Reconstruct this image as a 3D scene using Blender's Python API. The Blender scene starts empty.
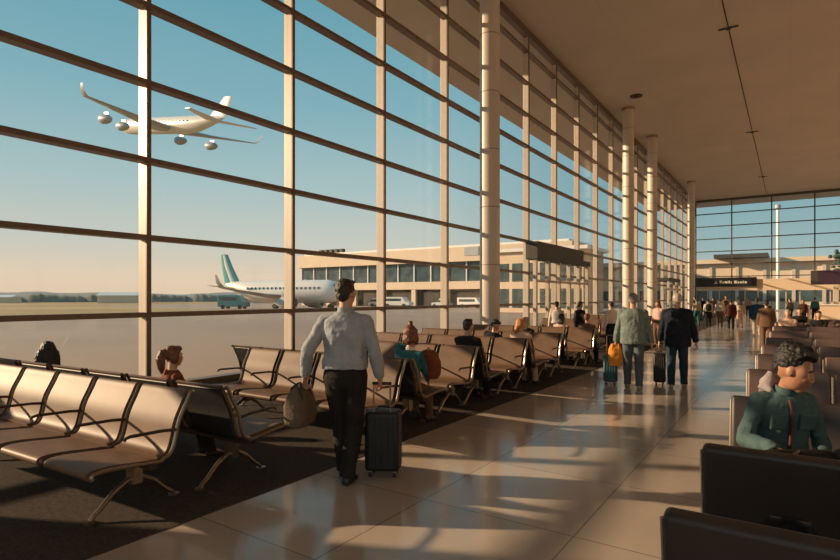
import bpy, bmesh, math, random
from mathutils import Vector as V, Matrix, Euler
random.seed(7)
PI = math.pi
scene = bpy.context.scene
COL = scene.collection
R = math.radians

# ---------------------------------------------------------------- materials
def mat(name, col, rough=.5, metal=0, var=.12, scale=6, bump=0, bscale=40, spec=.5, coat=0, trans=None):
    m = bpy.data.materials.new(name); m.use_nodes = True
    nt = m.node_tree; b = nt.nodes['Principled BSDF']
    b.inputs['Roughness'].default_value = rough
    b.inputs['Metallic'].default_value = metal
    b.inputs['Specular IOR Level'].default_value = spec
    if coat:
        b.inputs['Coat Weight'].default_value = coat; b.inputs['Coat Roughness'].default_value = .1
    tc = nt.nodes.new('ShaderNodeTexCoord')
    n = nt.nodes.new('ShaderNodeTexNoise'); n.inputs['Scale'].default_value = scale; n.inputs['Detail'].default_value = 4
    nt.links.new(tc.outputs['Object'], n.inputs['Vector'])
    r = nt.nodes.new('ShaderNodeValToRGB')
    r.color_ramp.elements[0].position = .3; r.color_ramp.elements[1].position = .7
    r.color_ramp.elements[0].color = [c*(1-var) for c in col]+[1]
    r.color_ramp.elements[1].color = [min(1, c*(1+var)) for c in col]+[1]
    nt.links.new(n.outputs['Fac'], r.inputs['Fac'])
    nt.links.new(r.outputs['Color'], b.inputs['Base Color'])
    if bump:
        n2 = nt.nodes.new('ShaderNodeTexNoise'); n2.inputs['Scale'].default_value = bscale; n2.inputs['Detail'].default_value = 5
        nt.links.new(tc.outputs['Object'], n2.inputs['Vector'])
        bp = nt.nodes.new('ShaderNodeBump'); bp.inputs['Strength'].default_value = bump; bp.inputs['Distance'].default_value = .02
        nt.links.new(n2.outputs['Fac'], bp.inputs['Height']); nt.links.new(bp.outputs['Normal'], b.inputs['Normal'])
    return m

def glass_mat(name, tint, refl=1.0):
    m = bpy.data.materials.new(name); m.use_nodes = True
    nt = m.node_tree; nt.nodes.clear()
    o = nt.nodes.new('ShaderNodeOutputMaterial'); mx = nt.nodes.new('ShaderNodeMixShader')
    t = nt.nodes.new('ShaderNodeBsdfTransparent'); g = nt.nodes.new('ShaderNodeBsdfGlossy')
    t.inputs['Color'].default_value = tint+(1,); g.inputs['Roughness'].default_value = .01
    ge = nt.nodes.new('ShaderNodeNewGeometry'); dt = nt.nodes.new('ShaderNodeVectorMath'); dt.operation = 'DOT_PRODUCT'
    nt.links.new(ge.outputs['Incoming'], dt.inputs[0]); nt.links.new(ge.outputs['Normal'], dt.inputs[1])
    ab = nt.nodes.new('ShaderNodeMath'); ab.operation = 'ABSOLUTE'; nt.links.new(dt.outputs['Value'], ab.inputs[0])
    iv = nt.nodes.new('ShaderNodeMath'); iv.operation = 'SUBTRACT'; iv.inputs[0].default_value = 1; nt.links.new(ab.outputs[0], iv.inputs[1])
    pw = nt.nodes.new('ShaderNodeMath'); pw.operation = 'POWER'; pw.inputs[1].default_value = 5; nt.links.new(iv.outputs[0], pw.inputs[0])
    f = nt.nodes.new('ShaderNodeMath'); f.operation = 'MULTIPLY_ADD'; f.inputs[1].default_value = .25*refl; f.inputs[2].default_value = .015*refl
    nt.links.new(pw.outputs[0], f.inputs[0])
    nt.links.new(f.outputs[0], mx.inputs[0]); nt.links.new(t.outputs[0], mx.inputs[1]); nt.links.new(g.outputs[0], mx.inputs[2])
    nt.links.new(mx.outputs[0], o.inputs['Surface'])
    return m

def tile_mat():
    m = mat('polished_tile', (.54,.45,.37), .1, var=.1, scale=.8)
    nt = m.node_tree; b = nt.nodes['Principled BSDF']
    tc = nt.nodes.new('ShaderNodeTexCoord')
    br = nt.nodes.new('ShaderNodeTexBrick'); br.offset = 0; br.inputs['Scale'].default_value = 1
    br.inputs['Brick Width'].default_value = 1.2; br.inputs['Row Height'].default_value = 1.2
    br.inputs['Mortar Size'].default_value = .006; br.inputs['Mortar Smooth'].default_value = .2
    br.inputs['Color1'].default_value = (1,1,1,1); br.inputs['Color2'].default_value = (.86,.87,.9,1); br.inputs['Mortar'].default_value = (.45,.45,.45,1)
    nt.links.new(tc.outputs['Object'], br.inputs['Vector'])
    mx = nt.nodes.new('ShaderNodeMix'); mx.data_type = 'RGBA'; mx.blend_type = 'MULTIPLY'; mx.inputs['Factor'].default_value = 1
    old = b.inputs['Base Color'].links[0].from_socket
    nt.links.new(old, mx.inputs['A']); nt.links.new(br.outputs['Color'], mx.inputs['B'])
    nt.links.new(mx.outputs['Result'], b.inputs['Base Color'])
    n = nt.nodes.new('ShaderNodeTexNoise'); n.inputs['Scale'].default_value = 1.7
    nt.links.new(tc.outputs['Object'], n.inputs['Vector'])
    mr = nt.nodes.new('ShaderNodeMapRange'); mr.inputs['To Min'].default_value = .09; mr.inputs['To Max'].default_value = .2
    nt.links.new(n.outputs['Fac'], mr.inputs['Value']); nt.links.new(mr.outputs['Result'], b.inputs['Roughness'])
    return m

def panel_mat(name, col, bw, bh, mortar=.01, dark=.55, rough=.6):
    m = mat(name, col, rough, var=.05, scale=.4)
    nt = m.node_tree; b = nt.nodes['Principled BSDF']
    tc = nt.nodes.new('ShaderNodeTexCoord')
    br = nt.nodes.new('ShaderNodeTexBrick'); br.offset = 0; br.inputs['Scale'].default_value = 1
    br.inputs['Brick Width'].default_value = bw; br.inputs['Row Height'].default_value = bh; br.inputs['Mortar Size'].default_value = mortar
    br.inputs['Color1'].default_value = (1,1,1,1); br.inputs['Color2'].default_value = (.97,.97,.97,1); br.inputs['Mortar'].default_value = (dark,dark,dark,1)
    nt.links.new(tc.outputs['Object'], br.inputs['Vector'])
    mx = nt.nodes.new('ShaderNodeMix'); mx.data_type = 'RGBA'; mx.blend_type = 'MULTIPLY'; mx.inputs['Factor'].default_value = 1
    old = b.inputs['Base Color'].links[0].from_socket
    nt.links.new(old, mx.inputs['A']); nt.links.new(br.outputs['Color'], mx.inputs['B'])
    nt.links.new(mx.outputs['Result'], b.inputs['Base Color'])
    return m

M = {}
M['tile'] = tile_mat()
M['carpet'] = mat('carpet', (.075,.06,.05), .95, var=.25, scale=30, bump=.3, bscale=300, spec=.1)
M['ceiling'] = panel_mat('ceiling_panel', (.55,.48,.42), 6, 3, .012, .88, .7)
M['dark_slot'] = mat('dark_slot', (.05,.04,.035), .7)
M['plaster'] = mat('plaster', (.80,.70,.60), .8, scale=1)
M['cream'] = mat('cream_paint', (.58,.50,.42), .45, var=.04)
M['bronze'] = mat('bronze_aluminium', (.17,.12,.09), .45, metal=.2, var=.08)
M['column'] = mat('column_paint', (.64,.565,.485), .4, var=.04, scale=1)
M['joint'] = mat('joint_ring', (.35,.28,.22), .6)
M['glass'] = glass_mat('clear_glass', (.965,.975,.97))
M['far_frame'] = mat('dark_frame', (.09,.08,.07), .5)
M['leather'] = mat('tan_leather', (.15,.085,.05), .54, var=.14, scale=5, bump=.06, bscale=90, spec=.33)
M['black_shell'] = mat('black_shell', (.018,.018,.019), .55)
M['frame_metal'] = mat('chair_metal', (.32,.26,.21), .28, metal=.9, var=.05)
M['dark_metal'] = mat('dark_metal', (.09,.075,.065), .35, metal=.7, var=.05)
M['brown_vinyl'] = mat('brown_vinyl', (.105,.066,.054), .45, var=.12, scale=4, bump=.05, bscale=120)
M['shaded_vinyl'] = mat('shaded_brown_vinyl', (.045,.034,.030), .45, var=.12, scale=4, bump=.05, bscale=120)  # near benches' copy of the brown vinyl, with shade put into the colour
M['chrome'] = mat('chrome', (.75,.68,.6), .2, metal=1, var=.03)
M['rubber'] = mat('rubber', (.02,.02,.02), .7)
M['apron'] = mat('apron_concrete', (.36,.27,.212), .85, var=.14, scale=.05)
M['grass'] = mat('dry_grass', (.36,.24,.10), .95, var=.25, scale=.03)
M['trees'] = mat('distant_trees', (.13,.145,.12), .95, var=.3, scale=.05)  # greyed green, the haze of distance put into the colour
M['hills'] = mat('distant_hills', (.25,.27,.27), 1, var=.1, scale=.01)  # blue-grey from the same haze put into the colour
M['beige'] = mat('beige_cladding', (.72,.57,.42), .7, var=.05, scale=.3)
M['white_paint'] = mat('white_paint', (.82,.80,.77), .35, var=.04)
M['plane_white'] = mat('aircraft_white', (.80,.76,.72), .35, var=.04, scale=.5)
M['plane_grey'] = mat('aircraft_grey', (.42,.44,.46), .4, var=.06, scale=.5)
M['teal'] = mat('teal_paint', (.04,.30,.33), .35, var=.08)
M['pier_glass'] = mat('dark_window', (.06,.10,.11), .15, var=.4, scale=.6)
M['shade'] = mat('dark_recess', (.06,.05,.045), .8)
M['sign_black'] = mat('sign_black', (.018,.02,.02), .3)
M['sign_white'] = mat('sign_lettering', (.6,.58,.52), .5)
M['sign_purple'] = mat('sign_plum', (.05,.025,.05), .4)
M['canopy'] = mat('canopy_grey', (.055,.055,.048), .6, var=.1)
M['skin'] = mat('skin', (.50,.29,.20), .5, var=.06, scale=12)
M['skin_tan'] = mat('skin_tan', (.38,.19,.115), .48, var=.07, scale=12)
M['eye'] = mat('eye', (.05,.03,.025), .15)
M['eye_white'] = mat('eye_white', (.7,.66,.62), .25)
M['lip'] = mat('lip', (.36,.13,.10), .45)
M['hair_black'] = mat('black_hair', (.014,.011,.010), .5, var=.5, scale=30, bump=.6, bscale=60)
M['hair_brown'] = mat('dark_brown_hair', (.026,.016,.011), .5, var=.4, scale=30, bump=.6, bscale=60)
M['hair_auburn'] = mat('auburn_hair', (.16,.06,.03), .45, var=.4, scale=30, bump=.6, bscale=60)
M['hair_orange'] = mat('ginger_hair', (.50,.20,.06), .45, var=.3, scale=30, bump=.6, bscale=60)
M['hair_blond'] = mat('blond_hair', (.45,.30,.15), .45, var=.3, scale=30, bump=.6, bscale=60)
M['hair_grey'] = mat('grey_hair', (.22,.19,.17), .5, var=.3, scale=30, bump=.6, bscale=60)
M['hair_pale'] = mat('pale_grey_hair', (.40,.35,.30), .5, var=.3, scale=30, bump=.6, bscale=60)
def cloth(n, c, b=.35, s=26): M[n] = mat(n, c, .85, var=.12, scale=9, bump=b, bscale=s, spec=.2)
cloth('shirt_blue', (.34,.38,.42)); cloth('trousers_black', (.022,.020,.019)); cloth('sage_shirt', (.16,.20,.18))
cloth('worn_jeans', (.10,.125,.145)); cloth('navy_jacket', (.014,.018,.028)); cloth('dark_jeans', (.022,.045,.065))
cloth('denim_green', (.066,.115,.118)); cloth('black_cloth', (.018,.017,.018)); cloth('teal_cloth', (.03,.13,.15))
cloth('white_cloth', (.62,.56,.50)); cloth('pink_cloth', (.60,.40,.34)); cloth('maroon_cloth', (.07,.022,.022))
cloth('blue_jacket', (.025,.07,.11)); cloth('brown_cloth', (.15,.085,.055)); cloth('peach_cloth', (.72,.48,.36))
cloth('olive_cloth', (.12,.09,.065)); cloth('beige_cloth', (.45,.36,.28)); cloth('lilac_grey_cloth', (.34,.29,.29))
cloth('orange_cloth', (.80,.30,.05)); cloth('rust_cloth', (.20,.06,.03)); cloth('bag_taupe', (.15,.115,.085)); cloth('khaki_cloth', (.30,.23,.15))
M['shoe'] = mat('dark_shoe', (.02,.016,.014), .4); M['shoe_tan'] = mat('pale_shoe', (.4,.3,.24), .6)
M['case_black'] = mat('black_suitcase', (.009,.010,.011), .5, bump=.1, bscale=150)
M['case_teal'] = mat('teal_suitcase', (.03,.10,.12), .5)
M['red_strap'] = mat('dark_red_strap', (.085,.025,.022), .6)
M['leaf'] = mat('dark_leaf', (.05,.09,.06), .8, var=.4, scale=3)

# ---------------------------------------------------------------- mesh builder
def frame(d, up=None):
    d = V(d).normalized()
    up = V(up) if up is not None else (V((0,0,1)) if abs(d.z) < .95 else V((0,1,0)))
    x = up.cross(d)
    if x.length < 1e-5: x = V((1,0,0)).cross(d)
    x.normalize(); y = d.cross(x)
    return x, y
class MB:
    def __init__(s): s.v = []; s.f = []
    def add(s, vs, fs):
        o = len(s.v); s.v += [tuple(p) for p in vs]; s.f += [tuple(i+o for i in f) for f in fs]; return s
    def box(s, c, sz, Rm=None):
        vs = [V((x*sz[0]/2, y*sz[1]/2, z*sz[2]/2)) for x in (-1,1) for y in (-1,1) for z in (-1,1)]
        if Rm: vs = [Rm @ p for p in vs]
        vs = [p+V(c) for p in vs]
        return s.add(vs, [(0,1,3,2),(4,6,7,5),(0,4,5,1),(2,3,7,6),(0,2,6,4),(1,5,7,3)])
    def b(s, x0, x1, y0, y1, z0, z1):
        return s.box(((x0+x1)/2,(y0+y1)/2,(z0+z1)/2), (x1-x0,y1-y0,z1-z0))
    def rings(s, rings, closed=True, caps=True):
        n = len(rings[0]); vs = [p for r in rings for p in r]; fs = []
        for k in range(len(rings)-1):
            for i in range(n if closed else n-1):
                j = (i+1) % n
                fs.append((k*n+i, k*n+j, (k+1)*n+j, (k+1)*n+i))
        if caps:
            fs.append(tuple(range(n-1,-1,-1))); m = (len(rings)-1)*n; fs.append(tuple(m+i for i in range(n)))
        return s.add(vs, fs)
    def tube(s, pts, r, n=10, up=None):
        pts = [V(p) for p in pts]; rr = r if isinstance(r, (list,tuple)) else [r]*len(pts)
        out = []; px = None
        for i, p in enumerate(pts):
            d = pts[min(i+1,len(pts)-1)]-pts[max(i-1,0)]
            d.normalize()
            if px is None: x, y = frame(d, up)
            else:
                x = px - d*px.dot(d); x.normalize(); y = d.cross(x)
            px = x
            out.append([p+x*(rr[i]*math.cos(2*PI*k/n))+y*(rr[i]*math.sin(2*PI*k/n)) for k in range(n)])
        return s.rings(out)
    def capsule(s, p0, r0, p1, r1, n=12, e0=True, e1=True):
        p0 = V(p0); p1 = V(p1); d = (p1-p0).normalized(); x, y = frame(d); out = []
        def ring(c, r): out.append([c+x*(r*math.cos(2*PI*k/n))+y*(r*math.sin(2*PI*k/n)) for k in range(n)])
        if e0:
            for a in (80, 55, 28): ring(p0-d*r0*math.sin(R(a)), r0*math.cos(R(a)))
        ring(p0, r0); ring(p1, r1)
        if e1:
            for a in (28, 55, 80): ring(p1+d*r1*math.sin(R(a)), r1*math.cos(R(a)))
        return s.rings(out)
    def ell(s, c, r, Rm=None, n=16, m=10):
        out = []
        for i in range(1, m):
            a = PI*i/m
            ring = [V((r[0]*math.sin(a)*math.cos(2*PI*k/n), r[1]*math.sin(a)*math.sin(2*PI*k/n), r[2]*math.cos(a))) for k in range(n)]
            out.append([(Rm @ p if Rm else p)+V(c) for p in ring])
        return s.rings(out)
    def loft(s, secs, X, Y, n=20, p=2.4):
        # secs: (centre, rx, ry): superelliptic rings
        out = []
        for c, rx, ry in secs:
            ring = []
            for k in range(n):
                a = 2*PI*k/n; ca, sa = math.cos(a), math.sin(a)
                ring.append(V(c)+X*(rx*math.copysign(abs(ca)**(2/p), ca))+Y*(ry*math.copysign(abs(sa)**(2/p), sa)))
            out.append(ring)
        return s.rings(out)
    def prism(s, poly, a0, a1, fn):
        # poly list of 2D, fn(u,v,a)->3D
        return s.rings([[V(fn(u,v,a0)) for u,v in poly], [V(fn(u,v,a1)) for u,v in poly]])
    def cyl(s, p0, p1, r, n=20): return s.tube([p0,p1], r, n)
    def build(s, name, m, parent=None, smooth=True, bevel=0, seg=2, angle=35):
        me = bpy.data.meshes.new(name); me.from_pydata(s.v, [], s.f)
        bm = bmesh.new(); bm.from_mesh(me); bmesh.ops.recalc_face_normals(bm, faces=bm.faces[:]); bm.to_mesh(me); bm.free()
        me.materials.append(M[m] if isinstance(m, str) else m)
        if smooth:
            me.polygons.foreach_set('use_smooth', [True]*len(me.polygons)); me.set_sharp_from_angle(angle=R(angle))
        o = bpy.data.objects.new(name, me); COL.objects.link(o)
        if parent: o.parent = parent
        if bevel:
            b = o.modifiers.new('bevel','BEVEL'); b.width = bevel; b.segments = seg; b.limit_method = 'ANGLE'; b.angle_limit = R(40)
        return o

def tag(o, label, cat, group=None, kind=None):
    o['label'] = label; o['category'] = cat
    if group: o['group'] = group
    if kind: o['kind'] = kind
    return o
def thing(name, label, cat, loc=(0,0,0), rz=0, group=None):
    o = bpy.data.objects.new(name, None); COL.objects.link(o); o.empty_display_size = .1
    o.location = loc; o.rotation_euler = (0,0,rz)
    return tag(o, label, cat, group)
def struct(o): o['kind'] = 'structure'; return o
def sroot(name, loc=(0,0,0)):
    o = bpy.data.objects.new(name, None); COL.objects.link(o); o.location = loc; o['kind'] = 'structure'; return o
def copy_tree(o, parent=None):
    c = o.copy(); COL.objects.link(c)
    if parent: c.parent = parent
    for ch in list(o.children): copy_tree(ch, c)
    return c
BAKE = []
def organic(o, voxel, smooth=3, disp=0, dsize=.08, factor=.5):
    m = o.modifiers.new('remesh','REMESH'); m.mode = 'VOXEL'; m.voxel_size = voxel; m.use_smooth_shade = True
    if smooth:
        sm = o.modifiers.new('smooth','SMOOTH'); sm.iterations = smooth; sm.factor = factor
    if disp:
        key = 'clouds%.3f' % dsize
        t = bpy.data.textures.get(key)
        if not t:
            t = bpy.data.textures.new(key, 'CLOUDS'); t.noise_scale = dsize; t.noise_depth = 2
        d = o.modifiers.new('folds','DISPLACE'); d.texture = t; d.strength = disp; d.mid_level = .5; d.texture_coords = 'LOCAL'
    BAKE.append(o); return o
def bake_all():
    dg = bpy.context.evaluated_depsgraph_get(); dg.update()
    new = [(o, bpy.data.meshes.new_from_object(o.evaluated_get(dg), preserve_all_data_layers=True, depsgraph=dg)) for o in BAKE]
    for o, me in new:
        o.modifiers.clear(); old = o.data; me.name = old.name; o.data = me
        me.polygons.foreach_set('use_smooth', [True]*len(me.polygons))

# ---------------------------------------------------------------- camera, light, world
cam = bpy.data.cameras.new('camera'); co = bpy.data.objects.new('camera', cam); COL.objects.link(co)
cam.sensor_width = 36; cam.lens = 547/840*36; cam.shift_y = 17/840; cam.clip_end = 5000; cam.clip_start = .05
co.location = (0,0,1.6); co.rotation_euler = (R(90),0,R(34.1)); scene.camera = co
sun = bpy.data.lights.new('sun','SUN'); sun.energy = 6.4; sun.color = (1,.70,.43); sun.angle = R(.8)
so = bpy.data.objects.new('sun', sun); COL.objects.link(so)
EL = R(17); sd = V((-.908*math.cos(EL), -.418*math.cos(EL), math.sin(EL)))
so.rotation_euler = sd.to_track_quat('Z','Y').to_euler(); so.location = (-60,-30,40)
w = bpy.data.worlds.new('sky'); scene.world = w; w.use_nodes = True
nt = w.node_tree; bg = nt.nodes['Background']
tc = nt.nodes.new('ShaderNodeTexCoord'); sx = nt.nodes.new('ShaderNodeSeparateXYZ'); rp = nt.nodes.new('ShaderNodeValToRGB')
nt.links.new(tc.outputs['Generated'], sx.inputs[0]); nt.links.new(sx.outputs['Z'], rp.inputs['Fac']); nt.links.new(rp.outputs['Color'], bg.inputs['Color'])
el = rp.color_ramp.elements
stops = [(0,(.76,.585,.42)), (.035,(.75,.60,.45)), (.09,(.60,.60,.53)), (.19,(.40,.54,.55)), (.32,(.23,.44,.51)), (.48,(.14,.36,.45)), (1,(.09,.25,.36))]
el[0].position, el[0].color = stops[0][0], stops[0][1]+(1,)
el[1].position, el[1].color = stops[-1][0], stops[-1][1]+(1,)
for p, c in stops[1:-1]:
    e = el.new(p); e.color = c+(1,)
# the sky is bluer low down in the north (+Y), away from the sun
rp2 = nt.nodes.new('ShaderNodeValToRGB'); el = rp2.color_ramp.elements
stops2 = [(0,(.66,.55,.42)), (.03,(.50,.53,.47)), (.08,(.33,.46,.47)), (.18,(.21,.40,.45)), (.45,(.12,.33,.43)), (1,(.09,.25,.36))]
el[0].position, el[0].color = stops2[0][0], stops2[0][1]+(1,)
el[1].position, el[1].color = stops2[-1][0], stops2[-1][1]+(1,)
for p, c in stops2[1:-1]:
    e = el.new(p); e.color = c+(1,)
nt.links.new(sx.outputs['Z'], rp2.inputs['Fac'])
mr = nt.nodes.new('ShaderNodeMapRange'); mr.interpolation_type = 'SMOOTHSTEP'; mr.inputs['From Min'].default_value = .80; mr.inputs['From Max'].default_value = .985
nt.links.new(sx.outputs['Y'], mr.inputs['Value'])
mxs = nt.nodes.new('ShaderNodeMix'); mxs.data_type = 'RGBA'
nt.links.new(mr.outputs['Result'], mxs.inputs['Factor']); nt.links.new(rp.outputs['Color'], mxs.inputs['A']); nt.links.new(rp2.outputs['Color'], mxs.inputs['B'])
nt.links.new(mxs.outputs['Result'], bg.inputs['Color'])
bg.inputs['Strength'].default_value = .95
scene.view_settings.view_transform = 'Standard'; scene.view_settings.look = 'None'
scene.view_settings.exposure = .16; scene.view_settings.gamma = 1; scene.view_settings.use_curve_mapping = False
cy = scene.cycles
cy.max_bounces = 8; cy.diffuse_bounces = 5; cy.glossy_bounces = 3; cy.transparent_max_bounces = 24; cy.transmission_bounces = 4
cy.use_denoising = True; cy.caustics_reflective = False; cy.caustics_refractive = False; cy.sample_clamp_indirect = 6

# ---------------------------------------------------------------- the hall
WX = -9.1; CZ = 12.64; Y0 = 5.07; DY = 3.24; DZ = 1.306; YB = -.6; YF = 69.9
struct(MB().b(-9.3,12,-12,YF+.2,-.3,0).build('floor','tile',smooth=False))
cp = MB().b(-8.9,-3.55,-11,62,.0,.006).build('carpet','carpet',smooth=False)
tag(cp,'dark brown carpet strip under the rows of seats along the windows','carpet')
struct(MB().b(-14.6,12.4,-12.4,75.5,CZ,CZ+.5).build('ceiling','ceiling',smooth=False))
struct(MB().b(12,12.3,-12,YF+.2,0,CZ).build('wall_right_bounce','plaster',smooth=False))  # out of view, added to bounce warm light into the hall
struct(MB().b(-9.3,-9.0,-12,YB,0,CZ).build('wall_left_shade','plaster',smooth=False))  # unseen solid stretch added to keep sun off the near right benches
# roof slot and its cross fittings
t = MB(); t.b(-2.12,-2.08,-8,69,CZ-.02,CZ-.001); tag(t.build('ceiling_slot','dark_slot',smooth=False),'long thin dark slot running down the ceiling','ceiling track')
for i, y in enumerate((25.6,42.6,59.0)):
    t = thing('ceiling_bracket', ['dark cross bracket on ceiling slot, nearest and highest in view','dark cross bracket halfway down the ceiling slot','dark cross bracket on ceiling slot nearest the far glass wall'][i],'bracket',(-2.1,y,CZ-.022),0,'brackets on the ceiling slot')
    MB().b(-.36,.36,-.03,.03,-.04,0).build('cross_bar','dark_slot',t,smooth=False)
    MB().b(-.09,.09,-.09,.09,-.08,-.04).build('housing','dark_slot',t,smooth=False,bevel=.02)
for i, (x, y) in enumerate(((-7.0,31.5),(-1.2,9.6),(.6,10.6))):
    t = thing('ceiling_sprinkler', ['dark round ceiling vent beside the top of the second column','left small dark ceiling sprinkler near top right corner','right small dark ceiling sprinkler near top right corner'][i],'ceiling vent',(x,y,CZ-.001))
    MB().cyl((0,0,-.04),(0,0,0),.33 if i==0 else .06).build('disc','dark_slot',t)
    MB().cyl((0,0,-.1),(0,0,-.04),.12 if i==0 else .03).build('nozzle','dark_slot',t)

# curtain wall on the left: one window per bay, its transoms as parts; fins as trims
ys = [YB+.1] + [Y0+DY*k for k in range(-1,21)]
zs = [1.30+DZ*k for k in range(0,9)]
idx = 0
for k, y in enumerate(ys):
    f = MB().b(WX-.11,WX+.125,y-.035,y+.035,0,CZ).build('trim_%d' % (k+1),'cream',smooth=False,bevel=.008)
    struct(f)
    MB().b(WX+.126,WX+.158,y-.04,y+.04,0,CZ).build('shade_strip','bronze',f,smooth=False)  # dark strip added to stand in for shade on the fin's room-side face
for k in range(len(ys)-1):
    a, b = ys[k]+.036, ys[k+1]-.036
    r = sroot('window_%d' % (k+1), (WX,(a+b)/2,0)); h = (b-a)/2
    g = MB()
    zz = [.06]+zs+[CZ-.12]
    g.b(-.012,.012,-h,h,.05,CZ-.05)
    g.build('glass','glass',r,smooth=False)
    for z in zs:
        MB().b(-.05,.150,-h-.036,h+.036,z-.043,z+.043).build('transom','bronze',r,smooth=False)
    MB().b(-.06,.175,-h,h,0,.1).build('sill','bronze',r,smooth=False)
    MB().b(-.06,.175,-h,h,CZ-.28,CZ).build('head','bronze',r,smooth=False)
# far wall: bays across, thin dark frames
xs = [-9.0,-5.4,-1.66,2.1,5.9,9.7,11.9]
for k, x in enumerate(xs):
    struct(MB().b(x-.06,x+.06,YF-.1,YF+.1,0,CZ).build('trim_%d' % (len(ys)+k+1),'far_frame',smooth=False))
for k in range(len(xs)-1):
    a, b = xs[k]+.06, xs[k+1]-.06; h = (b-a)/2
    r = sroot('window_%d' % (len(ys)+k), ((a+b)/2,YF,0))
    MB().b(-h,h,-.012,.012,.05,CZ-.05).build('glass','glass',r,smooth=False)
    for z in [3.9+1.42*q for q in range(6)]:
        MB().b(-h,h,-.09,.09,z-.05,z+.05).build('transom','far_frame',r,smooth=False)
    MB().b(-h,h,-.09,.09,CZ-.25,CZ).build('head','far_frame',r,smooth=False)
    for q in range(1,3):
        xx = -h+2*h*q/3
        MB().b(xx-.05,xx+.05,-.07,.07,0,2.35).build('door_post','cream',r,smooth=False)
struct(MB().b(-8.9,11.8,YF-.35,YF-.1,2.35,3.55).build('trim_40','beige',smooth=False))

# round columns with joint rings
for i, y in enumerate((15.5,33.3,40.0,57.8)):
    t = thing('column', ['round cream column nearest the camera, left of the couple walking away','second round cream column, directly behind the person in sage green','third round cream column, just left of the man in navy jacket','furthest round cream column, right of the man in navy jacket'][i],'column',(-7.84,y,.0065),0,'round columns along the glass wall')
    MB().cyl((0,0,.12),(0,0,CZ-.15),.315,32).build('shaft','column',t)
    MB().cyl((0,0,0),(0,0,.12),.36,32).build('base','joint',t)
    MB().cyl((0,0,CZ-.15),(0,0,CZ),.36,32).build('collar','joint',t)
    for z in (2.6,4.4,6.2,8.0,9.8,11.4):
        MB().cyl((0,0,z-.015),(0,0,z+.015),.319,32).build('joint_ring','joint',t)

# entrance vestibules against the glass wall
def vestibule(name, label, y0, y1, x1, ztop, zc, nposts, m):
    t = thing(name, label, 'doorway', (-8.85,(y0+y1)/2,0)); h = (y1-y0)/2; dx = x1+8.85
    MB().b(.06,dx,-h,h*.78,zc,ztop).build('canopy',m,t,smooth=False,bevel=.03)
    MB().b(.06,dx*.9,h*.78,h+.5,zc+.02,zc+.25).build('canopy_extension',m,t,smooth=False)
    for q in range(nposts):
        y = -h+.15+(2*h+.2)*q/(nposts-1)
        MB().b(dx-.25,dx-.1,y-.07,y+.07,0,zc+.02).build('post','cream',t,smooth=False,bevel=.01)
    MB().b(dx-.19,dx-.16,-h+.1,h+.3,.1,zc).build('glass_panel','glass',t,smooth=False)
    MB().b(dx-.22,dx-.12,-h+.1,h+.3,2.2,2.3).build('door_head','cream',t,smooth=False)
    return t
vestibule('entrance_vestibule','glass entrance vestibule with dark grey boxed canopy right of the nearest column',20.5,27.0,-8.25,3.82,3.10,6,'canopy')
vestibule('entrance_vestibule','low glass doorway with thin dark header between the two walking figures and far column',46,51,-7.7,3.1,2.85,3,'canopy')

# signs and counter at the far end
t = thing('overhead_sign','long black overhead sign with pale lettering below far glass wall, left','sign',(-5.95,YF-.5,2.74))
MB().b(-2.95,2.95,-.12,.12,0,1.02).build('sign_box','sign_black',t,smooth=False,bevel=.03)
MB().prism([(-1.15,.32),(-.75,.32),(-.95,.68)],-.135,-.12,lambda u,v,a:(u,a,v)).build('arrow_mark','sign_white',t,smooth=False)
x = -.6
for wd, hh in ((.22,.3),(.14,.2),(.3,.24),(.16,.3),(.1,.2)): MB().b(x,x+wd,-.135,-.12,.36,.36+hh).build('letter_mark','sign_white',t,smooth=False); x += wd+.07
x += .15
for wd, hh in ((.26,.3),(.16,.2),(.2,.2),(.12,.28),(.24,.2)): MB().b(x,x+wd,-.135,-.12,.36,.36+hh).build('letter_mark','sign_white',t,smooth=False); x += wd+.06
for x in (-2.2,2.2): MB().b(x-.04,x+.04,.0,.16,.9,1.1).build('bracket','dark_slot',t,smooth=False)
t = thing('overhead_sign','dark plum and teal overhead sign at right edge, on beige posts','sign',(4.0,60,0))
MB().b(-2.45,2.3,-.15,.15,2.7,3.95).build('sign_box','sign_purple',t,smooth=False,bevel=.03)
MB().b(-2.5,-1.95,-.16,.16,2.72,3.93).build('grey_end','canopy',t,smooth=False)
MB().b(-.35,2.32,-.17,-.15,2.75,3.9).build('teal_panel','teal',t,smooth=False)
for x in (-.7,.1,1.8): MB().b(x-.2,x+.2,-.14,.14,0,2.7).build('post','cream',t,smooth=False,bevel=.02)
t = thing('service_counter','long beige service counter at far right behind the seats','counter',(3.6,49,0))
MB().b(-2.6,4,-.4,.4,0,1.0).build('body','beige',t,smooth=False)
MB().b(-2.68,4.08,-.5,.5,1.0,1.08).build('countertop','white_paint',t,smooth=False,bevel=.01)
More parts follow.
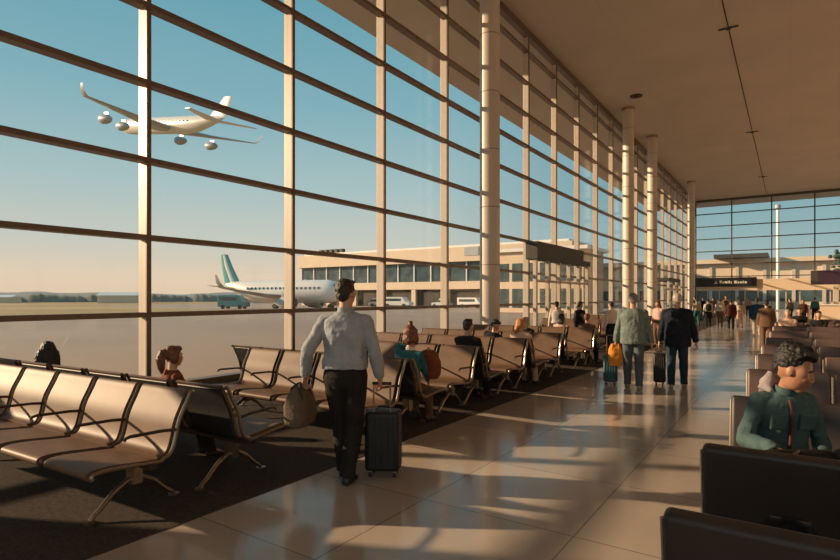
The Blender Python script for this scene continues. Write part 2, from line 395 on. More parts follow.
# ---------------------------------------------------------------- benches
def smooth_poly(pts, it=2):
    for _ in range(it):
        out = [pts[0]]
        for a, b in zip(pts, pts[1:]):
            a, b = V(a), V(b); out += [a*.75+b*.25, a*.25+b*.75]
        out.append(pts[-1]); pts = [V(p) for p in out]
    return pts
def offset(pts, t):
    out = []
    for i, p in enumerate(pts):
        d = (V(pts[min(i+1,len(pts)-1)])-V(pts[max(i-1,0)])).normalized()
        out.append(V(p)+V((-d.y, d.x))*t)
    return out
SEATP = smooth_poly([(-.445,.37),(-.48,.395),(-.465,.442),(-.33,.447),(-.05,.412),(.03,.405)])
BACKP = smooth_poly([(.035,.42),(.10,.43),(.135,.52),(.16,.66),(.235,.80),(.262,.865),(.285,.885),(.31,.872)])
def shell(prof, x0, x1, t):
    poly = [tuple(p) for p in prof]+[tuple(p) for p in reversed(offset(prof, -t))]
    n = 6; out = []
    for i in range(n+1):
        x = x0+(x1-x0)*i/n
        out.append([V((x,u,v)) for u, v in poly])
    return MB().rings(out)
def airport_bench(name, n, pitch, arms=True, wide=.56):
    L = n*pitch
    t = bpy.data.objects.new(name, None); COL.objects.link(t)
    MB().b(-L/2+.03,L/2-.03,-.035,.035,.335,.385).build('beam','dark_metal',t,smooth=False,bevel=.008)
    for x in (-L/2+.28, L/2-.28):
        lg = MB()
        lg.b(x-.05,x+.05,-.035,.035,.2,.34)
        for s in (-1,1):
            lg.tube([(x,0,.235),(x,s*.06,.225),(x,s*.16,.17),(x,s*.26,.075),(x,s*.305,.045),(x,s*.325,.02)],[.022,.022,.02,.018,.017,.016],8)
        o = lg.build('leg','frame_metal',t)
        for s in (-1,1): MB().cyl((x,s*.33,.0062),(x,s*.33,.022),.042,14).build('foot','frame_metal',o)
    for i in range(n):
        x = -L/2+pitch*(i+.5)
        shell(SEATP, x-wide/2, x+wide/2, .028).build('seat','leather',t,bevel=.008,angle=50)
        bk = shell(BACKP, x-wide/2, x+wide/2, .02).build('backrest','leather',t,bevel=.008,angle=50)
        bp = [V(p) for p in BACKP[4:-6]]
        shell([tuple(p) for p in offset(bp, -.023)], x-wide/2+.01, x+wide/2-.01, .02).build('back_panel','black_shell',bk,bevel=.006,angle=50)
    for i in range(n+1):
        x = -L/2+pitch*i
        pr = [V(p) for p in SEATP[4:]]+[V(p) for p in BACKP[3:]]
        pr = offset(pr, -.012)
        MB().tube([(x,p.x,p.y) for p in pr], .0155, 8, up=(1,0,0)).build('side_frame','frame_metal' if i in (0,n) else 'dark_metal',t)
        if arms:
            MB().tube([(x,.165,.60),(x,.05,.615),(x,-.2,.625),(x,-.235,.618),(x,-.245,.60)],.0125,8,up=(1,0,0)).build('armrest','dark_metal',t)
    return t
def lounge_bench(name, n, pitch, m):
    L = n*pitch
    t = bpy.data.objects.new(name, None); COL.objects.link(t)
    MB().b(-L/2+.05,L/2-.05,-.04,.04,.28,.34).build('beam','dark_metal',t,smooth=False,bevel=.008)
    for x in (-L/2+.33, L/2-.33):
        lg = MB(); lg.b(x-.05,x+.05,-.035,.035,.05,.28)
        lg.tube([(x,-.33,.03),(x,-.1,.08),(x,.1,.08),(x,.33,.03)],.02,8,up=(1,0,0))
        o = lg.build('leg','frame_metal',t)
        for s in (-1,1): MB().cyl((x,s*.33,0),(x,s*.33,.03),.04,12).build('foot','frame_metal',o)
    for i in range(n):
        x = -L/2+pitch*(i+.5); h = pitch/2-.012
        MB().b(x-h,x+h,-.42,.16,.35,.46).build('seat','%s' % m,t,bevel=.035,seg=3)
        tl = Matrix.Rotation(R(-10),3,'X')
        bk = MB().box((x,.205,.665),(h*2,.075,.475),tl).build('backrest',m,t,bevel=.022,seg=3)
        for s in (-1,1):
            c = V((x+s*(h+.004),.205,.665))
            MB().tube([c+tl@V((0,.0,-.22)),c+tl@V((0,0,.205))],.009,8).build('edge_trim','chrome',bk)
    for i in range(n+1):
        x = -L/2+pitch*i
        if i in (0,n):
            MB().tube([(x,.12,.38),(x,-.1,.34),(x,-.36,.345)],.014,8,up=(1,0,0)).build('side_frame','frame_metal',t)
    return t
PX = -3.72
def place(proto, used, label, xend, y, face, n, pitch, group, tilt=0, right=False, cat='bench'):
    o = proto if not used else copy_tree(proto)
    cx = xend+(n*pitch/2 if right else -n*pitch/2)
    o.location = (cx, y, 0); o.rotation_euler = (0,0,(0 if face<0 else PI)+tilt)
    return tag(o, label, cat, group)
b5 = airport_bench('airport_bench',5,.66); b5n = airport_bench('airport_bench',5,.66,arms=False); b4 = airport_bench('airport_bench',4,.68); b6 = airport_bench('airport_bench',6,.70)
gl = 'tan leather airport benches on the window side'
place(b5,0,'tan leather bench in front left foreground, five sunlit seats facing the camera',PX-.10,2.14,-1,5,.66,gl,R(3))
place(b6,0,'black-backed bench behind the foreground sunlit bench, where the two long-haired women sit',PX-.06,2.96,1,6,.70,gl,R(3))
place(b4,0,'sunlit four-seat bench directly behind the businessman with the suitcase',PX+.08,4.8,-1,4,.68,gl)
place(b5n,0,'black-backed bench the girl with the hair bun sits on',PX+.08,5.52,1,5,.66,gl)
place(b5,1,'sunlit bench just right of the girl with the hair bun, facing the camera',PX,6.68,-1,5,.66,gl)
place(b5n,1,'black-backed bench under the dark-haired man sitting in black, left of nearest column',PX,7.40,1,5,.66,gl)
place(b5,1,'sunlit bench facing the camera, second beyond the girl with the hair bun',PX,8.5,-1,5,.66,gl)
place(b5n,1,'black-backed bench under the ginger-haired person, right of nearest column',PX,9.22,1,5,.66,gl)
place(b5,1,'sunlit bench facing the camera, third beyond the girl with the hair bun',PX,10.2,-1,5,.66,gl)
place(b5n,1,'black-backed bench under the blond person in black',PX,10.92,1,5,.66,gl)
place(b5,1,'sunlit bench facing the camera, fourth beyond the girl with the hair bun',PX,12.4,-1,5,.66,gl)
place(b5n,1,'black-backed bench under the two brown-haired sitters left of the orange bag',PX,13.12,1,5,.66,gl)
place(b5,1,'far tan bench facing the camera, just beyond the three standing passengers by the vestibule',PX,17.5,-1,5,.66,gl)
place(b5n,1,'far black-backed bench, just beyond the three standing passengers by the vestibule',PX,18.22,1,5,.66,gl)
place(b5,1,'furthest tan bench facing the camera on the window side',PX,22.0,-1,5,.66,gl)
place(b5n,1,'furthest black-backed bench on the window side',PX,22.72,1,5,.66,gl)
RX = -.36; gr = 'brown upholstered benches on the right side'
l3 = lounge_bench('lounge_bench',3,.68,'shaded_vinyl'); l3b = lounge_bench('lounge_bench',3,.68,'brown_vinyl')
place(l3,0,'shade-darkened brown bench back at bottom right corner, closest of all to the camera',RX,2.20,1,3,.68,gr,0,True)
place(l3,1,'shade-darkened brown bench back in front of the sitting boy',RX,3.17,1,3,.68,gr,0,True)
place(l3,1,'shade-darkened brown bench the boy in the green denim jacket sits on',RX,4.25,-1,3,.68,gr,0,True)
for i, (y, dx) in enumerate(((6.0,0),(7.7,0),(9.3,0),(11.0,0),(13.3,0),(15.6,0),(18.0,0),(21.0,.3))):
    lab = ['brown bench, first one behind the sitting boy','brown bench, second one behind the sitting boy','brown bench, third one behind the sitting boy',
           'brown bench, fourth one behind the sitting boy','brown bench, fifth one behind the sitting boy','brown bench, sixth behind the boy, in front of the seated far passengers',
           'brown bench under the passenger in peach, far right','furthest brown bench on the right, beyond the passenger in peach'][i]
    place(l3b,i,lab,RX+dx,y,-1,3,.68,gr,0,True)

# ---------------------------------------------------------------- outside
AZ = -.3
struct(MB().b(-900,300,-300,900,AZ-.6,AZ-.02).build('ground','apron',smooth=False))
gf = [(-65,-300),(-65,50),(-130,58),(-200,420),(-900,420),(-900,-300)]
struct(MB().rings([[V((x,y,AZ-.3)) for x,y in gf],[V((x,y,AZ)) for x,y in gf]]).build('grass_field','grass',smooth=False))
rnd = random.Random(3)
def ridge(name, m, d, z0, amp, dep, a0, a1, n, seed, sc):
    rr = random.Random(seed); ph = [rr.uniform(0,6.28) for _ in range(8)]
    mb = MB(); rings = []
    for i in range(n+1):
        a = R(a0+(a1-a0)*i/n); dx, dy = -math.sin(a), math.cos(a)
        h = z0+amp*sum(math.sin(a*sc*(k+1)*1.37+ph[k])/(k*.6+1) for k in range(8))/2+rr.uniform(-.12,.12)*amp
        h = max(h, .6)
        rings.append([V((dx*d,dy*d,AZ-.5)),V((dx*(d+dep*.2),dy*(d+dep*.2),h*.75)),V((dx*(d+dep*.5),dy*(d+dep*.5),h)),V((dx*(d+dep),dy*(d+dep),AZ-.5))])
    mb.rings(rings)
    return mb.build(name, m)
o = ridge('tree_line','trees',230,2.3,.7,25,30,110,700,5,60); tag(o,'low band of hazy trees along the far edge of the airfield','trees',kind='stuff')
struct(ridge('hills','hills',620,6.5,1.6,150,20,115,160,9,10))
for i, (x, y, sx_, sy_, h) in enumerate(((-176,92,14,8,3.4),(-212,64,22,8,2.6),(-140,118,9,6,2.4))):
    t = thing('hangar',['white hangar roof on the horizon left of the first window fin','long low pale hangar furthest left on the horizon','small pale hangar on the horizon left of the parked airliner'][i],'building',(x,y,AZ),R(50))
    MB().b(-sx_/2,sx_/2,-sy_/2,sy_/2,0,h*.7).build('wall','beige',t,smooth=False)
    MB().prism([(-sy_/2-.3,h*.7),(sy_/2+.3,h*.7),(0,h)],-sx_/2-.3,sx_/2+.3,lambda u,v,a:(a,u,v)).build('roof','white_paint',t,smooth=False)

# pier building left of column, running away from the glass wall
t = thing('terminal_pier','long beige terminal pier with a band of windows across the apron','building',(-62.5,90,AZ))
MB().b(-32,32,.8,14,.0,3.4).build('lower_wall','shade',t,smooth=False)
MB().b(-32,32,0,14,3.4,4.9).build('spandrel','beige',t,smooth=False)
MB().b(-31.8,31.8,.35,13.8,4.9,8.6).build('window_band','pier_glass',t,smooth=False)
MB().b(-32.5,32.5,-.6,14.4,8.6,11.3).build('roof_fascia','beige',t,smooth=False)
MB().b(-31.5,31.5,.6,13.8,11.3,11.8).build('roof','white_paint',t,smooth=False)
for i in range(17): MB().b(-32+i*4-.12,-32+i*4+.12,.15,.4,4.9,8.6).build('mullion','white_paint',t,smooth=False)
for i in range(9): MB().b(-31.8+i*7.8,-30.8+i*7.8,.1,.8,0,3.4).build('pillar','beige',t,smooth=False)
MB().b(12,15,-.7,-.2,9.6,11.2).build('roof_unit','plane_grey',t,smooth=False)
for i in range(5): MB().b(-29+i*1.6,-28.2+i*1.6,3,4,11.8,12.9).build('vent','dark_metal',t,smooth=False)
# link block between pier and hall, seen behind the nearest column
t = thing('terminal_block','beige block with tall windows right of the nearest column, beyond the glass','building',(-25.5,62,AZ))
MB().b(-5,6,0,8,0,7.4).build('wall','beige',t,smooth=False)
MB().b(-5.6,6.6,-.5,8.5,7.4,7.8).build('roof','white_paint',t,smooth=False)
for i in range(6): MB().b(-4.6+i*1.8,-3.3+i*1.8,-.06,.05,.6,2.9).build('window','pier_glass',t,smooth=False)
for i in range(6): MB().b(-4.6+i*1.8,-3.3+i*1.8,-.06,.05,3.8,6.0).build('window','pier_glass',t,smooth=False)
t = thing('concourse_building','broad beige concourse building outside beyond the far glass wall','building',(-16,108,AZ))
MB().b(-48,62,0,25,0,7.6).build('wall','beige',t,smooth=False)
MB().b(-48.5,62.5,-1,26,7.6,8.4).build('parapet','beige',t,smooth=False)
MB().b(5.2,13.0,-3,6,8.45,9.1).build('roof_canopy','canopy',t,smooth=False)
MB().b(-48,62,-.1,.1,1.2,3.0).build('window_band','pier_glass',t,smooth=False)
for i in range(28): MB().b(-47.8+i*4,-47.3+i*4,-.25,.0,0,7.6).build('pilaster','cream',t,smooth=False)
t = thing('mast','tall pale mast rising above the concourse building beyond far glass','mast',(-1.55,98,AZ))
MB().cyl((0,0,0),(0,0,15.2),.22,16).build('pole','white_paint',t)
MB().cyl((0,0,15.2),(0,0,15.7),.4,16).build('cap','plane_grey',t)
# tree outside at right edge
t = thing('tree','dark leafy tree outside the far glass at the right edge','tree',(6.6,92,AZ))
MB().tube([(0,0,0),(.1,0,2.5),(0,.1,5)],[.25,.2,.12],8).build('trunk','olive_cloth',t)
cr = MB(); rr = random.Random(4)
for _ in range(140):
    p = V((rr.gauss(0,.9),rr.gauss(0,.9),rr.gauss(6.6,1.0))); cr.ell(p,(rr.uniform(.15,.5),rr.uniform(.15,.5),rr.uniform(.15,.4)),None,7,5)
cr.build('crown','leaf',t)

# aircraft (local: x forward, y left, z up)
def aircraft(name, label, loc, Rm, L, rad, span, neng, gear, fincol):
    t = thing(name, label, 'airplane', loc); t.rotation_euler = Rm.to_euler()
    X, Y = V((0,1,0)), V((0,0,1)); fs = []
    for u, k, dz in ((.5,.04,-.25),(.485,.3,-.2),(.46,.6,-.1),(.42,.87,-.03),(.36,1,0),(.1,1,0),(-.15,1,0),(-.28,.9,.1),(-.38,.62,.36),(-.46,.32,.58),(-.5,.1,.7)):
        fs.append((V((u*L,0,dz*rad)), rad*k, rad*k))
    MB().loft(fs, X, Y, 24, 2).build('fuselage','plane_white',t,angle=60)
    wn = MB()
    for i in range(18): wn.b(-.25*L+i*L*.034,-.25*L+i*L*.034+.22,-rad*1.01,rad*1.01,rad*.18,rad*.18+.36)
    wn.build('window_row','pier_glass',t,smooth=False)
    MB().b(.425*L,.452*L,-rad*.62,rad*.62,rad*.25,rad*.62).build('cockpit_window','pier_glass',t,smooth=False,bevel=.1)
    def foil(secs, vert=False):
        out = []
        for (x, y, z, c, th) in secs:
            ring = []
            for a in range(12):
                an = 2*PI*a/12; px = x-c/2+c/2*math.cos(an); q = th*math.sin(an)*(1-.35*math.cos(an))
                ring.append(V((px,y+q,z)) if vert else V((px,y,z+q)))
            out.append(ring)
        return MB().rings(out)
    for s in (-1,1):
        r = .12*L; h = span/2
        foil([(.14*L,s*rad*.5,-rad*.45,.24*L,.045*r*3),(.02*L,s*h*.4,-rad*.25,.14*L,.03*r*2),(-.10*L,s*h*.94,rad*.25,.05*L,.015*r),(-.12*L,s*h*.985,rad*.7,.035*L,.01*r),(-.14*L,s*h,rad*1.3,.015*L,.006*r)]).build('wing','plane_grey',t,angle=60)
        foil([(-.38*L,s*rad*.3,rad*.35,.11*L,.03*r),(-.47*L,s*h*.38,rad*.55,.045*L,.015*r)]).build('tailplane','plane_white',t,angle=60)
        for e in range(neng):
            y = s*h*(.33+.27*e); x = (.14-.1*e)*L; er = rad*.52
            en = MB(); prof = [(1.5,.72),(1.45,.9),(1.2,1.02),(.4,1.04),(-.6,.9),(-1.3,.62),(-1.8,.3),(-2.1,.06)]
            en.rings([[V((x+px*er*1.15,y+er*pr*math.cos(2*PI*k/20),-rad*.95+er*pr*math.sin(2*PI*k/20))) for k in range(20)] for px, pr in prof])
            eo = en.build('engine','plane_grey',t,angle=60)
            MB().cyl((x+1.5*er*1.15,y,-rad*.95),(x+1.53*er*1.15,y,-rad*.95),er*.66,20).build('intake','shade',eo)
            MB().b(x-.9*er,x+.9*er,y-.1,y+.1,-rad*.75,-rad*.2).build('pylon','plane_grey',eo,smooth=False)
    fh = rad*(2.9 if gear else 2.3)
    fn = foil([(-.36*L,0,rad*.6,.15*L,.18*rad*.7),(-.44*L,0,rad*.6+fh*.6,.10*L,.1*rad),(-.485*L,0,rad*.6+fh,.065*L,.05*rad)], True).build('tail_fin',fincol,t,angle=60)
    if fincol == 'teal':
        foil([(-.405*L,0,rad*.8,.05*L,.14*rad*1.1),(-.462*L,0,rad*.6+fh*.6,.05*L,.115*rad),(-.497*L,0,rad*.6+fh*.97,.035*L,.06*rad)], True).build('white_stripe','white_paint',fn,angle=60)
    if gear:
        for x, y in ((.38*L,0),(.0,rad*1.1),(.0,-rad*1.1)):
            gm_ = MB(); gm_.cyl((x,y,-rad*.8),(x,y,gear+.3),.12,8)
            gg = gm_.build('landing_gear','plane_grey',t)
            for s in (-.25,.25): MB().cyl((x,y+s-.12,gear+.4),(x,y+s+.12,gear+.4),.4,14).build('wheel','rubber',gg)
    return t
f = V((.98,.2,0)).normalized(); l = V((0,0,1)).cross(f)
Rm = Matrix((f,l,V((0,0,1)))).transposed()
# parked: radius 2, belly 0.6 above the apron
aircraft('parked_airliner','white parked airliner with a teal tail fin on the apron',(-69.4,62.2,2.5),Rm,24,1.85,23,1,-2.8,'teal')
f = V((-.987,.003,.158)).normalized(); l = V((-.004,-1,-.004)).normalized(); l = (l-f*l.dot(f)).normalized(); u_ = f.cross(l)
Rm = Matrix((f,l,u_)).transposed()
aircraft('flying_airliner','white airliner climbing in the blue sky, seen from below',V((-166.5,100.7,57)),Rm,58,2.7,60,2,0,'plane_white')

def vehicle(label, loc, rz, L, W, H, m, kind='van', grp=None):
    t = thing('service_'+kind, label, 'vehicle', loc, rz, grp)
    body = [(-L/2,.35),(L/2,.35),(L/2,H*.5),(L*.36,H*.55),(L*.25,H),(-L/2,H)] if kind=='van' else [(-L/2,.3),(L/2,.3),(L/2,H*.55),(L*.1,H*.6),(0,H),(-L*.25,H),(-L*.3,H*.5),(-L/2,H*.45)]
    MB().prism(body,-W/2,W/2,lambda u,v,a:(u,a,v)).build('body',m,t,smooth=False,bevel=.06)
    MB().b(-L*.42,L*.2,-W/2-.01,W/2+.01,H*.6,H*.85).build('windows','pier_glass',t,smooth=False)
    for x in (-L*.3,L*.3):
        for y in (-W/2,W/2): MB().cyl((x,y-.1,.34),(x,y+.1,.34),.34,14).build('wheel','rubber',t)
    return t
gv = 'service vehicles on the apron'
vehicle('teal and grey ground service van under the tail of the parked airliner',(-73.9,55.9,AZ),R(30),4.6,2.0,2.2,'teal','van',gv)
vehicle('white service van parked in front of the pier, right of the businessman',(-60.5,82.0,AZ),R(10),5.6,2.0,1.9,'white_paint','van',gv)
vehicle('grey tractor in front of the pier, left of the second window fin from nearest column',(-51.2,82.6,AZ),R(170),3.6,1.7,1.6,'plane_grey','tractor',gv)
vehicle('white van in front of the pier just left of the nearest column',(-45.5,83.3,AZ),R(0),5.0,1.9,1.8,'white_paint','van',gv)
vehicle('dark grey tractor beside the engine of the parked airliner',(-66.5,84,AZ),R(20),3.8,1.8,1.7,'plane_grey','tractor',gv)
# ---------------------------------------------------------------- people (local: x right, y forward, z up)
def ik(a, t, l1, l2, pole):
    a, t, pole = V(a), V(t), V(pole); d = t-a; L = min(d.length, (l1+l2)*.998); d.normalize()
    c = (l1*l1+L*L-l2*l2)/(2*l1*L); c = max(-1, min(1, c)); s = math.sqrt(max(0, 1-c*c))
    p = pole-d*pole.dot(d)
    if p.length < 1e-4: p = frame(d)[0]
    p.normalize()
    return a+d*(l1*c)+p*(l1*s), a+d*L
def hand(mb, W, d, thumb, H, curl, s=1.0):
    # W wrist, d finger direction, thumb = side the thumb leaves from, palm normal faces pn
    d = V(d).normalized(); x = V(thumb); x = (x-d*x.dot(d)).normalized(); return _hand(mb, W, d, x, H, curl, s)
def _hand(mb, W, d, x, H, curl, s):
    pn = s*x.cross(d)   # palm side direction
    h = H
    mb.loft([(W-d*.01*h, .0125*h, .011*h),(W+d*.012*h,.017*h,.0105*h),(W+d*.032*h,.0235*h,.0105*h),(W+d*.05*h,.0245*h,.0095*h),(W+d*.056*h,.022*h,.007*h)], x, pn, 14, 2.4)
    for off, ln in ((.018,.041),(.006,.046),(-.0065,.043),(-.018,.034)):
        p = W+d*.052*h+x*off*h; dd = d.copy(); a = curl*.55
        pts = [W+d*.035*h+x*off*h, p]; rr = [.0052*h,.0052*h]
        for seg, k in ((.45,1),(.3,1.15),(.25,.9)):
            q = Matrix.Rotation(a*k, 3, d.cross(pn))
            dd = q @ dd; p = p+dd*ln*h*seg; pts.append(p); rr.append(rr[-1]*.93)
        mb.tube(pts, rr, 8); mb.ell(pts[-1], (rr[-1],)*3, None, 8, 6)
    p = W+d*.016*h+x*.014*h; td = (d*.75+x*.75+pn*(.25+.35*curl)).normalized(); pts = [W+d*.008*h, p]; rr = [.008*h,.0075*h]
    p = p+td*.022*h; pts.append(p); rr.append(.0062*h)
    td = (td+d*.55+pn*.3*curl).normalized(); p = p+td*.02*h; pts.append(p); rr.append(.0052*h)
    mb.tube(pts, rr, 8); mb.ell(pts[-1], (.0052*h,)*3, None, 8, 6)

GRP_DEF = None
def person(label, loc, rz, H, top, bottom, shoes='shoe', hair=('short','hair_brown'), skin='skin', sit=None, lean=0, roll=0,
           handL=None, handR=None, footL=None, footR=None, head=(0,0), vox=.012, wide=1.0, jacket=False, sleeves=1.0, curl=.5, face=False,
           group=None, hs=1.0, hem=None, twist=0, belly=1.0, elbow=(0,-1,-.15), headlean=None, name='person', collar=None, thumbs=None, belt=None):
    t = thing(name, label, 'person', loc, rz, group)
    X, Y, Z = V((1,0,0)), V((0,1,0)), V((0,0,1))
    thigh, shin = .245*H, .235*H
    if sit is None:
        fl = V(footL) if footL else V((-.055*H,.0,.04*H)); fr = V(footR) if footR else V((.055*H,0,.04*H))
        hz = .515*H
        # keep both ankles reachable
        for f_, sgn in ((fl,-1),(fr,1)):
            dx = math.hypot(f_.x-sgn*.05*H, f_.y)
            hz = min(hz, f_.z+math.sqrt(max(.01,((thigh+shin)*.995)**2-dx*dx)))
        C = V((0,0,hz))
    else:
        C = V((0,sit[1] if len(sit)>1 else 0,sit[0]+.055*H))
        fl = V(footL) if footL else V((-.07*H,C.y+.27*H,.045*H)); fr = V(footR) if footR else V((.07*H,C.y+.27*H,.045*H))
    T = (Matrix.Rotation(roll,3,'Y') @ Matrix.Rotation(-lean,3,'X'))
    td = T @ Z; tf = T @ Y
    Rt = Matrix.Rotation(twist,3,td); tx = Rt @ (T @ X); tf = Rt @ tf
    N = C+td*.30*H
    hl = lean*.35 if headlean is None else headlean
    hd = (Matrix.Rotation(-hl,3,'X') @ Matrix.Rotation(roll*.4,3,'Y')) @ Z
    HC = N+hd*(.042+.056*hs)*H+tf*.012*H
    HR = Matrix.Rotation(head[0],3,'Z') @ Matrix.Rotation(head[1],3,'X')
    hX, hY, hZ = HR@X, HR@Y, HR@Z
    sw = .102*H*(1+(wide-1)*.6)
    S = {-1: N-td*.042*H-tx*sw, 1: N-td*.042*H+tx*sw}
    hipp = {-1: C-X*.05*H, 1: C+X*.05*H}
    def tgt(h, s):
        if h is not None: return V(h)
        return S[s]+V((s*.04*H,.03*H,-.30*H))
    arm = {}
    for s, h in ((-1,handL),(1,handR)):
        e, wv = ik(S[s], tgt(h,s), .165*H, .145*H, V((s*.35+elbow[0]*0,elbow[1],elbow[2])))
        arm[s] = (S[s], e, wv)
    leg = {}
    for s, f_ in ((-1,fl),(1,fr)):
        k, a = ik(hipp[s], f_, thigh, shin, V((s*.08,1,.25 if sit else 0)))
        leg[s] = (hipp[s], k, a)
    def tor(u, rx, ry, o=0, fy=0): return (C+td*u*H+tf*fy*H, rx*H*wide+o, ry*H*belly+o)
    # body
    b = MB()
    b.loft([tor(-.055,.05,.045),tor(-.03,.08,.058),tor(0,.092,.064),tor(.05,.085,.058),tor(.10,.078,.053),tor(.17,.088,.058),tor(.225,.095,.058),tor(.265,.085,.05),tor(.288,.05,.038),tor(.3,.028,.028)], tx, tf, 24)
    b.capsule(N-td*.02*H,.033*H,HC-hZ*.02*H,.031*H,14)
    for s in (-1,1):
        a, e, wv = arm[s]
        b.capsule(N-td*.012*H,.026*H,a+td*.004*H,.026*H); b.ell(a, (.029*H,)*3); b.capsule(a,.027*H,e,.0215*H); 
        m_ = e.lerp(wv,.3); b.tube([e,m_,wv],[.0215*H,.022*H,.0145*H],12); b.ell(e,(.0215*H,)*3)
        fd = (wv-e).normalized()
        th = (thumbs or {}).get(s, tf*1.0)
        hand(b, wv, fd, th, H, curl, 1 if s>0 else -1)
        hp, k, an = leg[s]
        b.capsule(hp,.052*H,k,.034*H,14); b.ell(k,(.034*H,)*3)
        cal = k.lerp(an,.28)+(an-k).cross(X).normalized()*(-.006*H)
        b.tube([k,cal,an],[.033*H,.033*H,.02*H],14)
        b.capsule(an,.02*H,an+Y*.07*H-Z*.022*H,.014*H)
    def hp_(x,y,z): return HC+(hX*x+hY*y+hZ*z)*H*hs
    HM = Matrix((hX,hY,hZ)).transposed()
    def he(mb,c,r,n=18,m=12): mb.ell(hp_(*c),tuple(q*H*hs for q in r),HM,n,m)
    he(b,(0,-.008,.012),(.0425,.054,.053)); he(b,(0,.013,-.018),(.0365,.042,.047)); he(b,(0,.031,-.050),(.018,.019,.016)); he(b,(0,.012,-.042),(.03,.033,.022))
    he(b,(0,.036,.014),(.03,.012,.008)); 
    b.tube([hp_(0,.046,.010),hp_(0,.0525,-.006),hp_(0,.0555,-.014),hp_(0,.050,-.019)],[.005*H*hs,.0065*H*hs,.0085*H*hs,.007*H*hs],10)
    for s in (-1,1):
        he(b,(s*.042,-.004,-.004),(.0055,.011,.0165)); he(b,(s*.022,.036,-.012),(.012,.013,.012))
        he(b,(s*.008,.055,-.018),(.006,.007,.005))
    for s in (-1,1): he(b,(s*.0255,.02,.002),(.0165,.0235,.024))
    he(b,(0,.047,-.031),(.014,.008,.0045)); he(b,(0,.046,-.037),(.012,.008,.0045))
    organic(b.build('body', skin, t), vox, 7 if face else 2)
    if face:
        for s in (-1,1):
            e = MB(); he(e,(s*.0175,.0385,.003),(.0088,.0068,.0056),14,10); eo = e.build('eye','eye_white',t)
            e = MB(); he(e,(s*.0175,.0432,.0022),(.0042,.0026,.0044),12,8); e.build('iris','eye',eo)
            e = MB(); e.tube([hp_(s*.029,.040,.013),hp_(s*.019,.0475,.0175),hp_(s*.007,.048,.0145)],[.0016*H,.003*H,.0022*H],8); e.build('eyebrow',hair[1],t)
            e = MB(); e.tube([hp_(s*.0265,.0375,.006),hp_(s*.0175,.0435,.0075),hp_(s*.0085,.0415,.0055)],[.0018*H,.0032*H,.0018*H],8); e.build('eyelid',skin,t)
        e = MB(); e.tube([hp_(-.0135,.047,-.0335),hp_(-.005,.0545,-.0305),hp_(0,.0545,-.0312),hp_(.005,.0545,-.0305),hp_(.0135,.047,-.0335)],[.001*H,.003*H,.003*H,.003*H,.001*H],8)
        e.tube([hp_(-.0125,.0465,-.0345),hp_(0,.0535,-.037),hp_(.0125,.0465,-.0345)],[.001*H,.0036*H,.001*H],8); e.build('lips','lip',t)
    # trousers
    o = .009*H; p = MB()
    p.loft([tor(-.06,.05,.05,o),tor(-.03,.085,.062,o),tor(0,.093,.066,o),tor(.05,.086,.059,o),tor(.075,.083,.057,o)], tx, tf, 24)
    for s in (-1,1):
        hp, k, an = leg[s]
        dn = (an-k).normalized()
        p.capsule(hp,.056*H+o*.5,k,.037*H+o*.7,16); p.ell(k,(.037*H+o*.7,)*3)
        p.tube([k,k.lerp(an,.35),an.lerp(k,.2),an+dn*.012*H],[.037*H+o*.7,.036*H+o*.8,.031*H+o*.5,.034*H+o*.4],16)
    organic(p.build('trousers',bottom,t), vox, 2, .010 if vox<.011 else 0, .11)
    # top
    oo = (.013 if not jacket else .020)*H; q = MB()
    if hem is None: hem = .05 if not jacket else -.075
    secs = [tor(hem-.012,.094,.07,oo),tor(hem+.02,.096,.07,oo*1.05)]
    if hem < -.02: secs.append(tor(0,.094,.066,oo))
    if hem < .03: secs.append(tor(.06,.09,.063,oo*1.1))
    secs += [tor(.11,.086,.06,oo*1.05),tor(.17,.091,.061,oo),tor(.225,.097,.06,oo),tor(.265,.087,.052,oo),tor(.287,.056,.042,oo),tor(.305,.036,.036,oo*.7)]
    q.loft(secs, tx, tf, 26)
    for s in (-1,1):
        a, e, wv = arm[s]; so_ = oo*.55
        q.capsule(N-td*.016*H,.028*H+so_,a+td*.003*H,.027*H+so_); q.ell(a,(.030*H+so_,)*3); q.capsule(a,.0285*H+so_,e,.024*H+so_,14)
        if sleeves > .6:
            q.ell(e,(.024*H+so_,)*3)
            end = e.lerp(wv, .98 if sleeves>=1 else sleeves)
            q.tube([e,e.lerp(end,.35),e.lerp(end,.9),end],[.024*H+so_,.025*H+so_,.019*H+so_,.018*H+so_*.6],14)
    organic(q.build('jacket' if jacket else 'shirt',top,t), vox, 2, .026 if vox<.011 else 0, .10)
    if collar:
        c = MB(); out = []
        for u_, r_ in ((-.004,.042),(.016,.039),(.03,.0385),(.03,.034),(.0,.034)):
            out.append([N+hd*u_*H+tf*.006*H+tx*(r_*H*math.cos(2*PI*k/20))+tf*(r_*H*1.08*math.sin(2*PI*k/20)) for k in range(20)])
        c.rings(out,caps=False); c.build('collar',collar,t)
    if belt:
        c = MB(); out = []
        for u_, k_ in ((.012,1.0),(.012,1.04),(.036,1.04),(.036,1.0)):
            cc, rx, ry = tor(u_+.022,.086,.06,oo*.9)
            out.append([cc+tx*(rx*k_*math.cos(2*PI*k/28))+tf*(ry*k_*math.sin(2*PI*k/28)) for k in range(28)])
        c.rings(out,caps=False); c.build('belt',belt,t)
